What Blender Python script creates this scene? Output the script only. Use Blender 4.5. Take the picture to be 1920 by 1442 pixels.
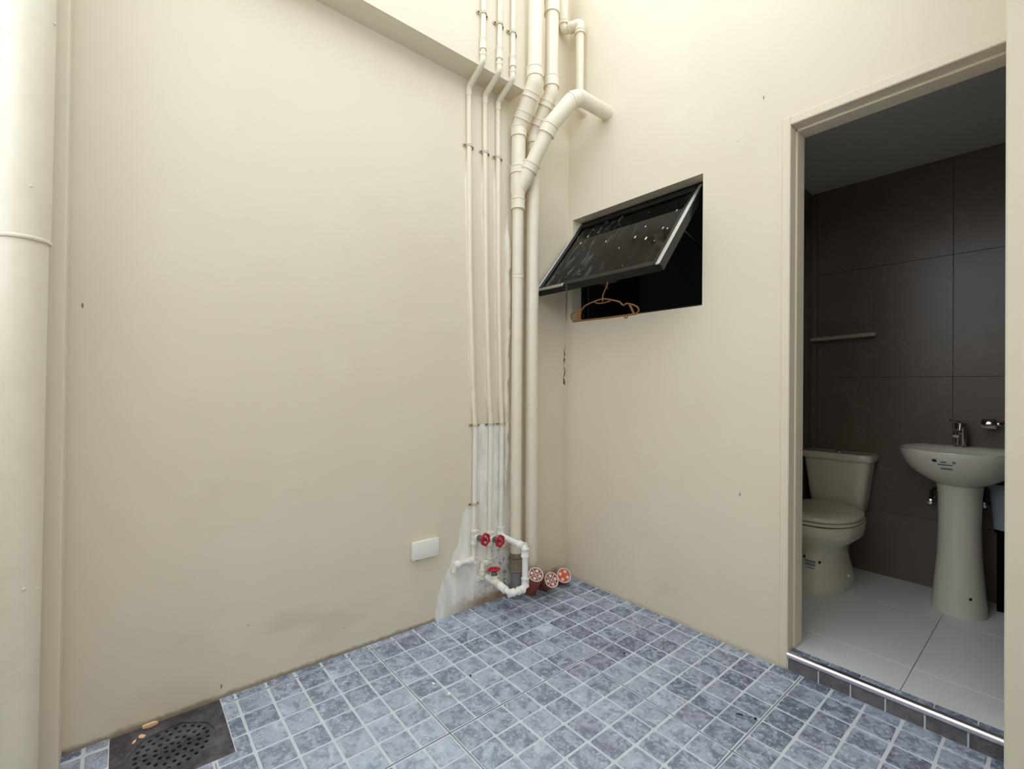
import bpy, bmesh, math, random
from mathutils import Vector, Matrix
from mathutils.geometry import delaunay_2d_cdt

random.seed(7)
for o in list(bpy.data.objects):
    bpy.data.objects.remove(o)
SC = bpy.context.scene
COL = SC.collection
PI = math.pi

# ------------------------------------------------------------------ camera
# metres; x runs out of the left wall, y is 0 on the door wall, z is up
YAW, PITCH, ROLL = .6977, .0065, .0101
CAM = Vector((1.8586, -1.9723, 1.072))
FOCAL = 871.3
Fv = Vector((-math.cos(YAW) * math.cos(PITCH), math.sin(YAW) * math.cos(PITCH), math.sin(PITCH)))
Rv = Vector((math.sin(YAW), math.cos(YAW), 0))
Uv = Rv.cross(Fv)
Rv, Uv = Rv * math.cos(ROLL) + Uv * math.sin(ROLL), Uv * math.cos(ROLL) - Rv * math.sin(ROLL)
cd = bpy.data.cameras.new('camera')
cd.sensor_width = 36
cd.lens = FOCAL / 1920 * 36
cd.clip_start = .02
cam = bpy.data.objects.new('camera', cd)
COL.objects.link(cam)
Rm = Matrix((Rv, Uv, -Fv)).transposed().to_4x4()
cam.matrix_world = Matrix.Translation(CAM) @ Rm
SC.camera = cam

def in_view(p, margin=25):
    v = Vector(p) - CAM
    d = v.dot(Fv)
    if d < .05:
        return False
    x, y = 960 + FOCAL * v.dot(Rv) / d, 721 - FOCAL * v.dot(Uv) / d
    return -margin < x < 1920 + margin and -margin < y < 1442 + margin

# ------------------------------------------------------------------ world and exposure
w = bpy.data.worlds.new('overcast_sky')
SC.world = w
w.use_nodes = True
bg = w.node_tree.nodes['Background']
bg.inputs[0].default_value = (.90, .96, 1.0, 1)
bg.inputs[1].default_value = 1.0
vs = SC.view_settings
vs.view_transform = 'Standard'
vs.look = 'None'
vs.gamma = 1
vs.use_curve_mapping = False
vs.exposure = 1.34
SC.cycles.max_bounces = 10
SC.cycles.diffuse_bounces = 8
SC.cycles.glossy_bounces = 5

# ------------------------------------------------------------------ material helpers
def srgb(r, g, b):
    f = lambda c: (c / 255 / 12.92) if c <= 10.31 else ((c / 255 + .055) / 1.055) ** 2.4
    return (f(r), f(g), f(b), 1)

class NT:
    def __init__(s, name):
        s.m = bpy.data.materials.new(name)
        s.m.use_nodes = True
        s.t = s.m.node_tree
        s.b = s.t.nodes['Principled BSDF']
    def n(s, typ, **kw):
        nd = s.t.nodes.new(typ)
        for k, v in kw.items():
            setattr(nd, k, v)
        return nd
    def put(s, sock, v):
        if isinstance(v, bpy.types.NodeSocket):
            s.t.links.new(v, sock)
        else:
            sock.default_value = v
    def math(s, op, a, b=0.0, c=None, clamp=False):
        nd = s.n('ShaderNodeMath', operation=op)
        nd.use_clamp = clamp
        s.put(nd.inputs[0], a)
        s.put(nd.inputs[1], b)
        if c is not None:
            s.put(nd.inputs[2], c)
        return nd.outputs[0]
    def mix(s, f, a, b, blend='MIX'):
        nd = s.n('ShaderNodeMix', data_type='RGBA', blend_type=blend)
        s.put(nd.inputs[0], f)
        s.put(nd.inputs[6], a)
        s.put(nd.inputs[7], b)
        return nd.outputs[2]
    def step(s, v, lo, hi, a=0.0, b=1.0):
        nd = s.n('ShaderNodeMapRange', interpolation_type='SMOOTHSTEP')
        s.put(nd.inputs[0], v)
        for i, x in enumerate((lo, hi, a, b)):
            s.put(nd.inputs[i + 1], x)
        return nd.outputs[0]
    def noise(s, vec, scale, detail=3, rough=.55, dist=0):
        nd = s.n('ShaderNodeTexNoise')
        s.put(nd.inputs['Vector'], vec)
        nd.inputs['Scale'].default_value = scale
        nd.inputs['Detail'].default_value = detail
        nd.inputs['Roughness'].default_value = rough
        nd.inputs['Distortion'].default_value = dist
        return nd.outputs[0]
    def pos(s):
        return s.n('ShaderNodeNewGeometry').outputs['Position']
    def obj(s):
        return s.n('ShaderNodeTexCoord').outputs['Object']
    def xyz(s, v):
        nd = s.n('ShaderNodeSeparateXYZ')
        s.put(nd.inputs[0], v)
        return nd.outputs
    def scale(s, v, sc):
        nd = s.n('ShaderNodeVectorMath', operation='MULTIPLY')
        s.put(nd.inputs[0], v)
        nd.inputs[1].default_value = sc
        return nd.outputs[0]
    def add(s, v, u):
        nd = s.n('ShaderNodeVectorMath', operation='ADD')
        s.put(nd.inputs[0], v)
        s.put(nd.inputs[1], u)
        return nd.outputs[0]
    def bump(s, h, strength, dist):
        nd = s.n('ShaderNodeBump')
        nd.inputs['Strength'].default_value = strength
        nd.inputs['Distance'].default_value = dist
        s.put(nd.inputs['Height'], h)
        s.t.links.new(nd.outputs[0], s.b.inputs['Normal'])
    def out(s, col=None, rough=None, metal=None, spec=None):
        for nm, v in (('Base Color', col), ('Roughness', rough), ('Metallic', metal), ('Specular IOR Level', spec)):
            if v is not None:
                s.put(s.b.inputs[nm], v)
        return s.m

def plain(name, col, rough=.5, metal=0, spec=.5, var=0):
    t = NT(name)
    c = col
    if var:
        nz = t.noise(t.pos(), 30, 4)
        c = t.mix(t.math('MULTIPLY', nz, var), col, (col[0] * .5, col[1] * .5, col[2] * .5, 1))
    return t.out(c, rough, metal, spec)

CREAM = srgb(226, 217, 198)
WHITEP = srgb(248, 247, 244)

def wall_paint(name, patch=False, marks=()):
    t = NT(name)
    p = t.pos()
    big = t.noise(p, 1.3, 3, .6)
    med = t.noise(t.add(p, (3, 7, 1)), 5, 4, .6)
    c = t.mix(t.step(big, .35, .68, 0, .55), CREAM, srgb(220, 210, 190))
    c = t.mix(t.step(med, .5, .75, 0, .3), c, srgb(231, 223, 206))
    X, Y, Z = t.xyz(p)
    # dirt line where the wall meets the floor, rubbed marks low on the wall
    fine = t.noise(p, 26, 5, .7)
    dirt = t.math('MULTIPLY', t.step(t.math('ADD', Z, t.math('MULTIPLY', fine, -.03)), -.014, .004, 1, 0), .65 if patch else .22)
    c = t.mix(dirt, c, srgb(104, 84, 60))
    smear = t.noise(t.scale(t.add(p, (1, 2, 5)), (1, 1.0, 2.4)), 2.4, 3, .6)
    low = t.step(Z, .1, 1.0, .30 if patch else .10, 0)
    c = t.mix(t.math('MULTIPLY', t.step(smear, .52, .72), low), c, srgb(190, 177, 156))
    for (mx, my, mz, r, st) in marks:
        d = t.n('ShaderNodeVectorMath', operation='DISTANCE')
        t.put(d.inputs[0], t.scale(p, (1, 1, st)))
        d.inputs[1].default_value = (mx, my, mz * st)
        c = t.mix(t.step(d.outputs['Value'], r * .4, r, .8, 0), c, srgb(96, 88, 76))
    if patch:
        def limit(pts):
            r = t.n('ShaderNodeValToRGB')
            el = r.color_ramp.elements
            while len(el) < len(pts):
                el.new(.5)
            for e, (z, y) in zip(el, pts):
                e.position = z
                v = y + 1
                e.color = (v, v, v, 1)
            t.put(r.inputs[0], Z)
            return t.xyz(r.outputs[0])[0]
        n1 = t.noise(t.scale(p, (1, 1, .35)), 16, 5, .65)
        n2 = t.noise(t.scale(t.add(p, (4, 4, 4)), (1, 1, .3)), 22, 5, .65)
        yl = limit([(0, -.856), (.10, -.848), (.17, -.826), (.23, -.79), (.29, -.765), (.33, -.728), (.47, -.712), (.495, -.69), (.51, -.655), (.87, -.648), (.885, -.645), (.9, -.47), (.96, -.455), (1.0, -.425)])
        yr = limit([(0, -.37), (.12, -.36), (.3, -.385), (.45, -.37), (.6, -.366), (.87, -.388), (.94, -.402), (.98, -.416), (1.0, -.44)])
        yy = t.math('ADD', Y, 1)
        a = t.step(t.math('ADD', t.math('SUBTRACT', yy, yl), t.math('MULTIPLY_ADD', n1, .07, -.035)), -.003, .008)
        b = t.step(t.math('ADD', t.math('SUBTRACT', yr, yy), t.math('MULTIPLY_ADD', n2, .06, -.03)), -.003, .006)
        zt = t.step(Z, .985, 1.0, 1, 0)
        msk = t.math('MULTIPLY', t.math('MULTIPLY', a, b), zt)
        base = t.mix(t.step(n2, .35, .65), WHITEP, srgb(230, 227, 219))
        c = t.mix(msk, c, base)
        # broken plaster and rust stains round the valves
        st = t.noise(t.add(p, (9, 1, 2)), 19, 6, .72)
        zone = t.math('MULTIPLY', t.step(Z, .20, .36, 1, 0), t.math('MULTIPLY', t.step(Y, -.64, -.52), t.step(Y, -.32, -.37)))
        c = t.mix(t.math('MULTIPLY', t.step(st, .5, .66), t.math('MULTIPLY', zone, .9)), c, srgb(150, 122, 90))
        c = t.mix(t.math('MULTIPLY', t.step(t.noise(t.add(p, (2, 8, 4)), 30, 5, .7), .57, .66), zone), c, srgb(58, 48, 42))
        brn = t.math('MULTIPLY', t.step(t.math('ADD', Z, t.math('MULTIPLY', st, -.10)), -.03, .02, 1, 0), t.math('MULTIPLY', t.step(Y, -.85, -.6), .8))
        c = t.mix(brn, c, srgb(146, 112, 72))
        # paint gone in specks beside the corner under the window
        sp = t.noise(t.scale(p, (1, 1, .45)), 60, 3, .6)
        cz = t.math('MULTIPLY', t.step(Y, -.034, -.026), t.step(Y, -.016, -.010, 1, 0))
        cz = t.math('MULTIPLY', cz, t.math('MULTIPLY', t.step(Z, 1.08, 1.1), t.step(Z, 1.24, 1.34, 1, 0)))
        c = t.mix(t.math('MULTIPLY', t.step(sp, .46, .54), cz), c, srgb(70, 58, 62))
    rough_n = t.noise(p, 8, 4, .6)
    if patch:
        hh = t.math('ADD', rough_n, t.math('MULTIPLY', t.math('MULTIPLY', msk, t.noise(p, 24, 4, .6)), 1.2))
        t.bump(hh, .14, .010)
    else:
        t.bump(rough_n, .12, .010)
    return t.out(c, .62, 0, .35)

MARKS = [(0, -2.065, 1.30, .004, .35), (1.071, 0, 2.254, .004, .35), (.968, 0, 2.118, .003, 1), (.987, 0, .637, .004, .35),
         (0, -1.70, .038, .004, .35), (0, -1.62, .22, .003, 1), (0, -1.28, .10, .003, 1)]
M = {}
M['wall_left'] = wall_paint('cream_wall_paint_with_bare_patch', True, [m for m in MARKS if m[0] == 0])
M['wall'] = wall_paint('cream_wall_paint', False, [m for m in MARKS if m[1] == 0])
M['wallb'] = wall_paint('cream_wall_paint_plain')

def pipe_paint(name, cut=None):
    t = NT(name)
    p = t.pos()
    nz = t.noise(p, 14, 4, .6)
    c = t.mix(t.step(nz, .4, .7, 0, .5), srgb(230, 222, 204), srgb(222, 212, 192))
    if cut is not None:
        Z = t.xyz(p)[2]
        e = t.math('ADD', Z, t.math('MULTIPLY_ADD', t.noise(p, 40, 3), .03, -.015))
        c = t.mix(t.step(e, cut - .004, cut + .004), t.mix(nz, WHITEP, srgb(206, 202, 190)), c)
    t.bump(t.noise(p, 45, 3, .6), .12, .004)
    return t.out(c, .38, 0, .5)
M['pipe'] = pipe_paint('cream_pipe_paint')
M['pipe_cut'] = pipe_paint('cream_pipe_paint_stopping_low', .89)
M['pvc'] = plain('white_pvc', srgb(240, 240, 238), .28, 0, .5)
M['pvc_old'] = plain('stained_white_pvc', srgb(238, 233, 222), .4, 0, .5, .22)
M['red'] = plain('red_enamel', srgb(178, 14, 42), .3)
M['zinc'] = plain('grey_zinc', srgb(120, 118, 120), .4, .7)
M['grey_pvc'] = plain('grey_pvc', srgb(138, 132, 134), .45, 0, .5, .4)
M['cement'] = plain('cement_smear', srgb(150, 138, 120), .9, 0, .2, .9)
M['clamp'] = plain('painted_clamp', srgb(206, 194, 168), .5, 0, .5, .3)
M['rust'] = plain('rusty_screw', srgb(118, 92, 66), .6, .3)
M['orange'] = plain('orange_brown_pvc', srgb(150, 68, 50), .38, 0, .5, .35)
M['orange_bright'] = plain('bright_orange_pvc', srgb(206, 84, 44), .38)
M['cap_white'] = plain('scuffed_cap_ribs', srgb(232, 212, 206), .5, 0, .5, .2)
M['cap_field'] = plain('plaster_smeared_cap', srgb(158, 92, 84), .6, 0, .3, .5)
M['box_white'] = plain('white_plastic', srgb(240, 239, 234), .35)
M['black_metal'] = plain('gloss_black_aluminium', srgb(10, 10, 14), .25, 0, .4)
M['silver'] = plain('sky_reflection_silver', srgb(214, 214, 216), .3, 1)  # metal colour for the painted sky reflections on the sash
M['dark'] = plain('dark_void', srgb(12, 11, 11), .8, 0, .1)
M['dark_room'] = plain('room_shade_plaster', srgb(40, 36, 36), .8, 0, .2)
M['hanger'] = plain('amber_plastic', srgb(112, 74, 34), .3)
M['cord'] = plain('dark_cord', srgb(48, 46, 58), .7)
M['chrome'] = plain('chrome', srgb(225, 222, 220), .08, 1)
M['bone'] = plain('off_white_ceramic', srgb(218, 213, 198), .12, 0, .5)
M['bone_seat'] = plain('off_white_seat_plastic', srgb(212, 207, 192), .25, 0, .5)
M['ink_dark'] = plain('dark_print', srgb(26, 26, 40), .6)
M['ink_blue'] = plain('pale_blue_print', srgb(120, 134, 146), .6)
M['grey_tub'] = plain('pale_grey_plastic', srgb(150, 160, 172), .4)
M['hose'] = plain('dark_braided_hose', srgb(60, 60, 64), .4, .6)
M['bar'] = plain('pale_towel_bar', srgb(176, 164, 148), .35)
M['ceil'] = plain('bathroom_ceiling_paint', srgb(214, 212, 206), .7, 0, .2)
M['chip'] = plain('white_paint_chip', srgb(244, 246, 248), .7)
M['speck'] = plain('dark_dirt', srgb(30, 30, 34), .9)
M['leaf'] = plain('dry_orange_leaf', srgb(240, 200, 164), .7, 0, .3)
M['seam'] = plain('seam_dirt', srgb(132, 138, 148), .9)

def grout_mat():
    t = NT('pale_grey_grout')
    nz = t.noise(t.pos(), 20, 4, .6)
    return t.out(t.mix(nz, srgb(198, 206, 218), srgb(224, 230, 238)), .85, 0, .2)
M['grout'] = grout_mat()

def slate(name, lo, hi, pale, rough=.5, paler=False):
    t = NT(name)
    p = t.pos()
    rnd = t.n('ShaderNodeObjectInfo').outputs['Random']
    off = t.n('ShaderNodeCombineXYZ')
    t.put(off.inputs[2], t.math('MULTIPLY', rnd, 9))
    q = t.add(p, off.outputs[0])
    n1 = t.noise(q, 26, 7, .72, .4)
    n2 = t.noise(q, 70, 5, .75)
    n3 = t.noise(q, 11, 4, .6, .6)
    tone = t.step(rnd, 0, 1, -.34, .42)
    v = t.math('ADD', t.step(n1, .40, .60), tone, clamp=True)
    c = t.mix(v, lo, hi)
    c = t.mix(t.step(n2, .53, .63, 0, .6), c, pale)
    c = t.mix(t.math('MULTIPLY', t.step(n3, .54, .70), t.step(rnd, .25, 1, .1, .8)), c, pale)
    c = t.mix(t.step(t.noise(q, 130, 2), .60, .70, 0, .5), c, srgb(58, 62, 74))
    if paler:  # tiles get paler towards a point in mid yard, broken up by noise
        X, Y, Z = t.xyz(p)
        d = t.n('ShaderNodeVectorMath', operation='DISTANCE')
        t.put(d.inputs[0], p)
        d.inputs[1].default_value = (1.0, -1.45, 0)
        mid_pale = t.math('ADD', t.step(d.outputs['Value'], .3, 1.35, .55, 0), t.math('MULTIPLY_ADD', t.noise(p, 3.2, 4, .6), .5, -.25))
        c = t.mix(t.math('MULTIPLY', mid_pale, t.step(n1, .3, .65, .35, .8), clamp=True), c, srgb(214, 226, 244))
    hue = t.math('FRACT', t.math('MULTIPLY', rnd, 7.3))
    c = t.mix(t.math('MULTIPLY', hue, .16), c, srgb(128, 118, 120))
    t.bump(n1, .25, .003)
    return t.out(c, rough, 0, .45)
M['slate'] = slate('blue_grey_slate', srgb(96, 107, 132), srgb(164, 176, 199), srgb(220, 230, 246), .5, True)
M['slate_riser'] = slate('dark_shaded_slate', srgb(84, 82, 88), srgb(108, 106, 110), srgb(122, 120, 124))  # riser copy of the slate: partly own darker tone, partly painted shade

def marble():
    t = NT('brown_grey_marble_tile')
    p = t.pos()
    rnd = t.n('ShaderNodeObjectInfo').outputs['Random']
    off = t.n('ShaderNodeCombineXYZ')
    t.put(off.inputs[0], t.math('MULTIPLY', rnd, 5))
    q = t.add(p, off.outputs[0])
    cl = t.noise(q, 2.5, 5, .6, .5)
    c = t.mix(cl, srgb(92, 80, 72), srgb(126, 112, 102))
    vn = t.noise(t.scale(q, (1, 1, .7)), 2.2, 6, .55, .8)
    vein = t.step(t.math('ABSOLUTE', t.math('SUBTRACT', vn, .5)), 0, .012, 1, 0)
    vein = t.math('MULTIPLY', vein, t.step(t.noise(t.add(q, (5, 5, 5)), 3, 2), .48, .62))
    c = t.mix(t.math('MULTIPLY', vein, .13), c, srgb(170, 158, 148))
    return t.out(c, .3, 0, .4)
M['marble'] = marble()

def pale_tile():
    t = NT('pale_bathroom_floor_tile')
    p = t.pos()
    nz = t.noise(p, 6, 4, .6)
    return t.out(t.mix(nz, srgb(218, 222, 224), srgb(230, 234, 236)), .32, 0, .45)
M['pale_tile'] = pale_tile()

def rusty_plate():
    t = NT('dark_worn_drain_metal')
    p = t.pos()
    nz = t.noise(p, 14, 6, .7)
    c = t.mix(t.step(nz, .35, .7), srgb(66, 62, 68), srgb(112, 110, 118))
    c = t.mix(t.step(t.noise(p, 40, 4, .7), .58, .75, 0, .6), c, srgb(80, 58, 48))
    t.bump(nz, .3, .003)
    return t.out(c, .5, .25, .4)
M['drain'] = rusty_plate()

def stained_step():
    t = NT('brushed_aluminium_nosing')
    return t.out(srgb(236, 234, 240), .28, 1)
M['nosing'] = stained_step()

def pane_mat():
    t = NT('dark_tinted_glass_with_paint_spots')
    q = t.obj()
    vor = t.n('ShaderNodeTexVoronoi')
    t.put(vor.inputs['Vector'], t.scale(q, (48, 22, 1)))
    vor.inputs['Scale'].default_value = 1
    wn = t.n('ShaderNodeTexWhiteNoise')
    t.put(wn.inputs['Vector'], t.scale(vor.outputs['Position'], (1, 1, 0)))
    r = t.math('MULTIPLY', t.math('POWER', wn.outputs['Value'], 6), .27)
    spot = t.math('LESS_THAN', vor.outputs['Distance'], r)
    dens = t.step(t.noise(q, 4, 2), .40, .52)
    spot = t.math('MULTIPLY', spot, dens)
    X, Y, Z = t.xyz(q)
    sm = t.noise(t.scale(q, (9, 2.2, 1)), 3, 5, .7, .4)
    smear = t.math('MULTIPLY', t.step(sm, .5, .8), t.step(X, .1, .5, .30, .03))
    paler = t.math('ADD', spot, smear, clamp=True)
    gl = t.n('ShaderNodeBsdfGlossy')
    gl.inputs['Color'].default_value = (1, 1, 1, 1)
    gl.inputs['Roughness'].default_value = .04
    tr = t.n('ShaderNodeBsdfTransparent')
    tr.inputs['Color'].default_value = (.05, .05, .055, 1)
    fr = t.n('ShaderNodeFresnel')
    fr.inputs['IOR'].default_value = 1.22
    m1 = t.n('ShaderNodeMixShader')
    t.put(m1.inputs[0], fr.outputs[0])
    t.t.links.new(tr.outputs[0], m1.inputs[1])
    t.t.links.new(gl.outputs[0], m1.inputs[2])
    t.out(srgb(216, 216, 214), .8, 0, .2)
    m2 = t.n('ShaderNodeMixShader')
    t.put(m2.inputs[0], paler)
    t.t.links.new(m1.outputs[0], m2.inputs[1])
    t.t.links.new(t.b.outputs[0], m2.inputs[2])
    t.t.links.new(m2.outputs[0], t.t.nodes['Material Output'].inputs[0])
    return t.m
M['pane'] = pane_mat()

# ------------------------------------------------------------------ geometry helpers
def link(name, bm, mat, parent=None, smooth=None, loc=None):
    me = bpy.data.meshes.new(name)
    bmesh.ops.recalc_face_normals(bm, faces=bm.faces)
    bm.to_mesh(me)
    bm.free()
    if mat is not None:
        me.materials.append(mat)
    if smooth is not None:
        me.polygons.foreach_set('use_smooth', [True] * len(me.polygons))
        me.set_sharp_from_angle(angle=math.radians(smooth))
    o = bpy.data.objects.new(name, me)
    COL.objects.link(o)
    if parent is not None:
        o.parent = parent
        pw = getattr(parent, 'location', Vector())
        pp = parent
        tot = Vector()
        while pp is not None:
            tot += pp.location
            pp = pp.parent
        o.location = -tot if loc is None else Vector(loc) - tot
    elif loc is not None:
        o.location = loc
    return o

def tag(o, label=None, cat=None, group=None, kind=None):
    for k, v in (('label', label), ('category', cat), ('group', group), ('kind', kind)):
        if v:
            o[k] = v
    return o

def thing(name, label, cat, loc=(0, 0, 0), group=None):
    o = bpy.data.objects.new(name, None)
    o.empty_display_size = .05
    COL.objects.link(o)
    o.location = loc
    return tag(o, label, cat, group)

def box(bm, lo, hi, bev=0, seg=1):
    b2 = bmesh.new()
    bmesh.ops.create_cube(b2, size=1)
    for v in b2.verts:
        v.co = Vector([lo[i] + (v.co[i] + .5) * (hi[i] - lo[i]) for i in range(3)])
    if bev:
        bmesh.ops.bevel(b2, geom=list(b2.edges), offset=bev, segments=seg, affect='EDGES', profile=.5)
    merge(bm, b2)
    return bm

def merge(bm, b2, mtx=None):
    mp = {}
    for v in b2.verts:
        mp[v] = bm.verts.new(mtx @ v.co if mtx else v.co)
    for f in b2.faces:
        try:
            bm.faces.new([mp[v] for v in f.verts])
        except ValueError:
            pass
    b2.free()

def newbox(lo, hi, bev=0, seg=1):
    return box(bmesh.new(), lo, hi, bev, seg)

def fillet(pts, rad, n=6):
    pts = [Vector(p) for p in pts]
    out = [pts[0]]
    for i in range(1, len(pts) - 1):
        r = rad[i - 1] if isinstance(rad, (list, tuple)) else rad
        a, b, c = pts[i - 1], pts[i], pts[i + 1]
        u, v = (a - b).normalized(), (c - b).normalized()
        ang = u.angle(v)
        if r <= 0 or ang > 3.1:
            out.append(b)
            continue
        d = min(r / math.tan(ang / 2), (a - b).length * .49, (c - b).length * .49)
        p0, p1 = b + u * d, b + v * d
        for k in range(n + 1):
            s = k / n
            out.append(p0 * (1 - s) ** 2 + b * 2 * s * (1 - s) + p1 * s * s)
    out.append(pts[-1])
    return out

def tube(bm, pts, r, seg=16, caps=True):
    """r: a number or one radius per point"""
    pts = [Vector(p) for p in pts]
    n = len(pts)
    rs = r if isinstance(r, (list, tuple)) else [r] * n
    tans = []
    for i in range(n):
        a, b = pts[max(i - 1, 0)], pts[min(i + 1, n - 1)]
        tv = Vector()
        if i > 0:
            tv += (pts[i] - pts[i - 1]).normalized() if (pts[i] - pts[i - 1]).length > 1e-9 else Vector()
        if i < n - 1:
            tv += (pts[i + 1] - pts[i]).normalized() if (pts[i + 1] - pts[i]).length > 1e-9 else Vector()
        tans.append(tv.normalized())
    t0 = tans[0]
    ref = Vector((0, 0, 1)) if abs(t0.z) < .9 else Vector((1, 0, 0))
    nrm = (ref - t0 * ref.dot(t0)).normalized()
    rings = []
    for i in range(n):
        tv = tans[i]
        nrm = (nrm - tv * nrm.dot(tv)).normalized()
        bn = tv.cross(nrm)
        rings.append([bm.verts.new(pts[i] + (nrm * math.cos(2 * PI * k / seg) + bn * math.sin(2 * PI * k / seg)) * rs[i]) for k in range(seg)])
    for a, b in zip(rings, rings[1:]):
        for k in range(seg):
            bm.faces.new((a[k], a[(k + 1) % seg], b[(k + 1) % seg], b[k]))
    if caps:
        bm.faces.new(rings[0][::-1])
        bm.faces.new(rings[-1])
    return bm

def lathe(bm, prof, origin, axis, seg=24, caps=True):
    """prof: list of (distance along the axis, radius)"""
    ax = Vector(axis).normalized()
    o = Vector(origin)
    return tube_prof(bm, [(o + ax * d, r) for d, r in prof], ax, seg, caps)

def tube_prof(bm, lst, ax, seg, caps=True):
    ref = Vector((0, 0, 1)) if abs(ax.z) < .9 else Vector((1, 0, 0))
    u = (ref - ax * ref.dot(ax)).normalized()
    v = ax.cross(u)
    rings = []
    for c, r in lst:
        if r < 1e-6:
            rings.append([bm.verts.new(c)])
        else:
            rings.append([bm.verts.new(c + (u * math.cos(2 * PI * k / seg) + v * math.sin(2 * PI * k / seg)) * r) for k in range(seg)])
    for a, b in zip(rings, rings[1:]):
        for k in range(seg):
            k2 = (k + 1) % seg
            if len(a) == 1 and len(b) == 1:
                continue
            if len(a) == 1:
                bm.faces.new((a[0], b[k2], b[k]))
            elif len(b) == 1:
                bm.faces.new((a[k], a[k2], b[0]))
            else:
                bm.faces.new((a[k], a[k2], b[k2], b[k]))
    if len(rings[0]) > 1 and caps:
        bm.faces.new(rings[0][::-1])
    if len(rings[-1]) > 1 and caps:
        bm.faces.new(rings[-1])
    return bm

def ring_on(bm, c, ax, r_in, r_out, ln, seg=20):
    """a coupling sleeve with a bead at both ends round an axis"""
    h = ln / 2
    b = min(.006, ln * .2)
    e = (r_out - r_in) * .35
    return lathe(bm, [(-h, r_in), (-h, r_out + e), (-h + b, r_out + e), (-h + b * 1.3, r_out), (h - b * 1.3, r_out), (h - b, r_out + e), (h, r_out + e), (h, r_in)], c, ax, seg)

def sect(cx, cy, hx, hy, z, n=40, p=2.4, ymax=None):
    """one superellipse section"""
    out = []
    for k in range(n):
        a = 2 * PI * k / n
        c, s = math.cos(a), math.sin(a)
        x = cx + hx * math.copysign(abs(c) ** (2 / p), c)
        y = cy + hy * math.copysign(abs(s) ** (2 / p), s)
        if ymax is not None:
            y = min(y, ymax)
        out.append(Vector((x, y, z)))
    return out

def loft(bm, secs, cap0=True, cap1=True):
    rings = [[bm.verts.new(p) for p in s] for s in secs]
    n = len(rings[0])
    for a, b in zip(rings, rings[1:]):
        for k in range(n):
            bm.faces.new((a[k], a[(k + 1) % n], b[(k + 1) % n], b[k]))
    if cap0:
        bm.faces.new(rings[0][::-1])
    if cap1:
        bm.faces.new(rings[-1])
    return bm

def structure(name, bm, mat, label=None, parent=None, smooth=None):
    o = link(name, bm, mat, parent, smooth)
    if parent is None:
        tag(o, label, None, None, 'structure')
    return o

# ------------------------------------------------------------------ room shell
TOP = 3.4
SOF = 2.555           # underside of the beam
BX = .12              # beam face
WT = .14              # thickness of the door wall
WX0, WX1, WZ0, WZ1 = .036, .817, 1.447, 2.036   # window opening
DX0, DX1, DZ1 = 1.145, 1.79, 2.13               # door opening
bm = bmesh.new()
box(bm, (-.25, -2.9, -.1), (0, 0, SOF))
box(bm, (-.25, -.447, SOF), (0, 0, TOP))
structure('wall_left', bm, M['wall_left'], 'cream painted left wall with a bare white patch behind the valves')
structure('wall_left_beam', newbox((-.25, -2.9, SOF), (BX, -.447, TOP)), M['wallb'], 'cream painted wall face that overhangs the left wall').name = 'wall_left_upper'

bm = bmesh.new()
xs = [-.25, WX0, WX1, DX0, DX1, 3.4]
zs = [-.1, WZ0, WZ1, DZ1, TOP]
for i in range(5):
    for j in range(4):
        if i == 1 and j == 1:
            continue
        if i == 3 and j < 3:
            continue
        box(bm, (xs[i], 0, zs[j]), (xs[i + 1], WT, zs[j + 1]))
bmesh.ops.remove_doubles(bm, verts=bm.verts, dist=1e-5)
# drop the coincident inner faces between neighbouring blocks
seen = {}
for f in bm.faces:
    k = tuple(round(c, 4) for c in f.calc_center_median())
    seen.setdefault(k, []).append(f)
bmesh.ops.delete(bm, geom=[f for v in seen.values() if len(v) > 1 for f in v], context='FACES')
structure('wall_right', bm, M['wall'], 'cream painted wall with the small window and the bathroom doorway')
structure('wall_pier', newbox((1.753, -.16, -.1), (2.2, 0, 2.75), .004), M['wallb'], 'cream wall return at the right of the doorway').name = 'wall_right_return'
bm = bmesh.new()
box(bm, (-.25, -3.05, -.1), (1.45, -2.9, 1.3))
box(bm, (1.45, -3.05, -.1), (3.4, -2.9, 2.1))
structure('wall_rear_unseen', bm, M['wallb'], 'unseen cream wall behind the viewer, stepped in height to shape the light')  # unseen; low part lets sky light in, high part shades the pier
structure('wall_far_unseen', newbox((3.4, -3.05, -.1), (3.55, WT, 1.9)), M['wallb'], 'unseen cream wall on the far right, height set for the side light').name = 'wall_far_right_unseen'  # unseen; height chosen for how much side light comes in
structure('ceiling', newbox((1.50, -2.9, 2.75), (3.55, 0, 2.95)), M['wallb'], 'cream underside of the overhang on the right side')

# projecting strip of wall beside the big downpipe
structure('trim_1', newbox((0, -2.9, 0), (.10, -2.094, SOF), .004), M['wallb'], 'narrow cream plaster strip behind the big downpipe at far left')

# ------------------------------------------------------------------ yard floor, tile by tile
PX, PY = .0985, .1017
GX0, GY0 = .040, -.570       # seams of the tile sheets
DR = (0.0, .298, -1.990, -1.704)   # drain rectangle
bm = bmesh.new()
for (x0, x1, y0, y1) in ((0, 3.4, DR[3] - .001, 0), (0, 3.4, -2.9, DR[2] + .001), (DR[1] - .001, 3.4, DR[2] + .001, DR[3] - .001)):
    box(bm, (x0, y0, -.08), (x1, y1, -.0035))
floor = structure('floor', bm, M['grout'], 'yard floor of small blue grey stone tiles with pale joints')
GAP = .0095

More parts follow.
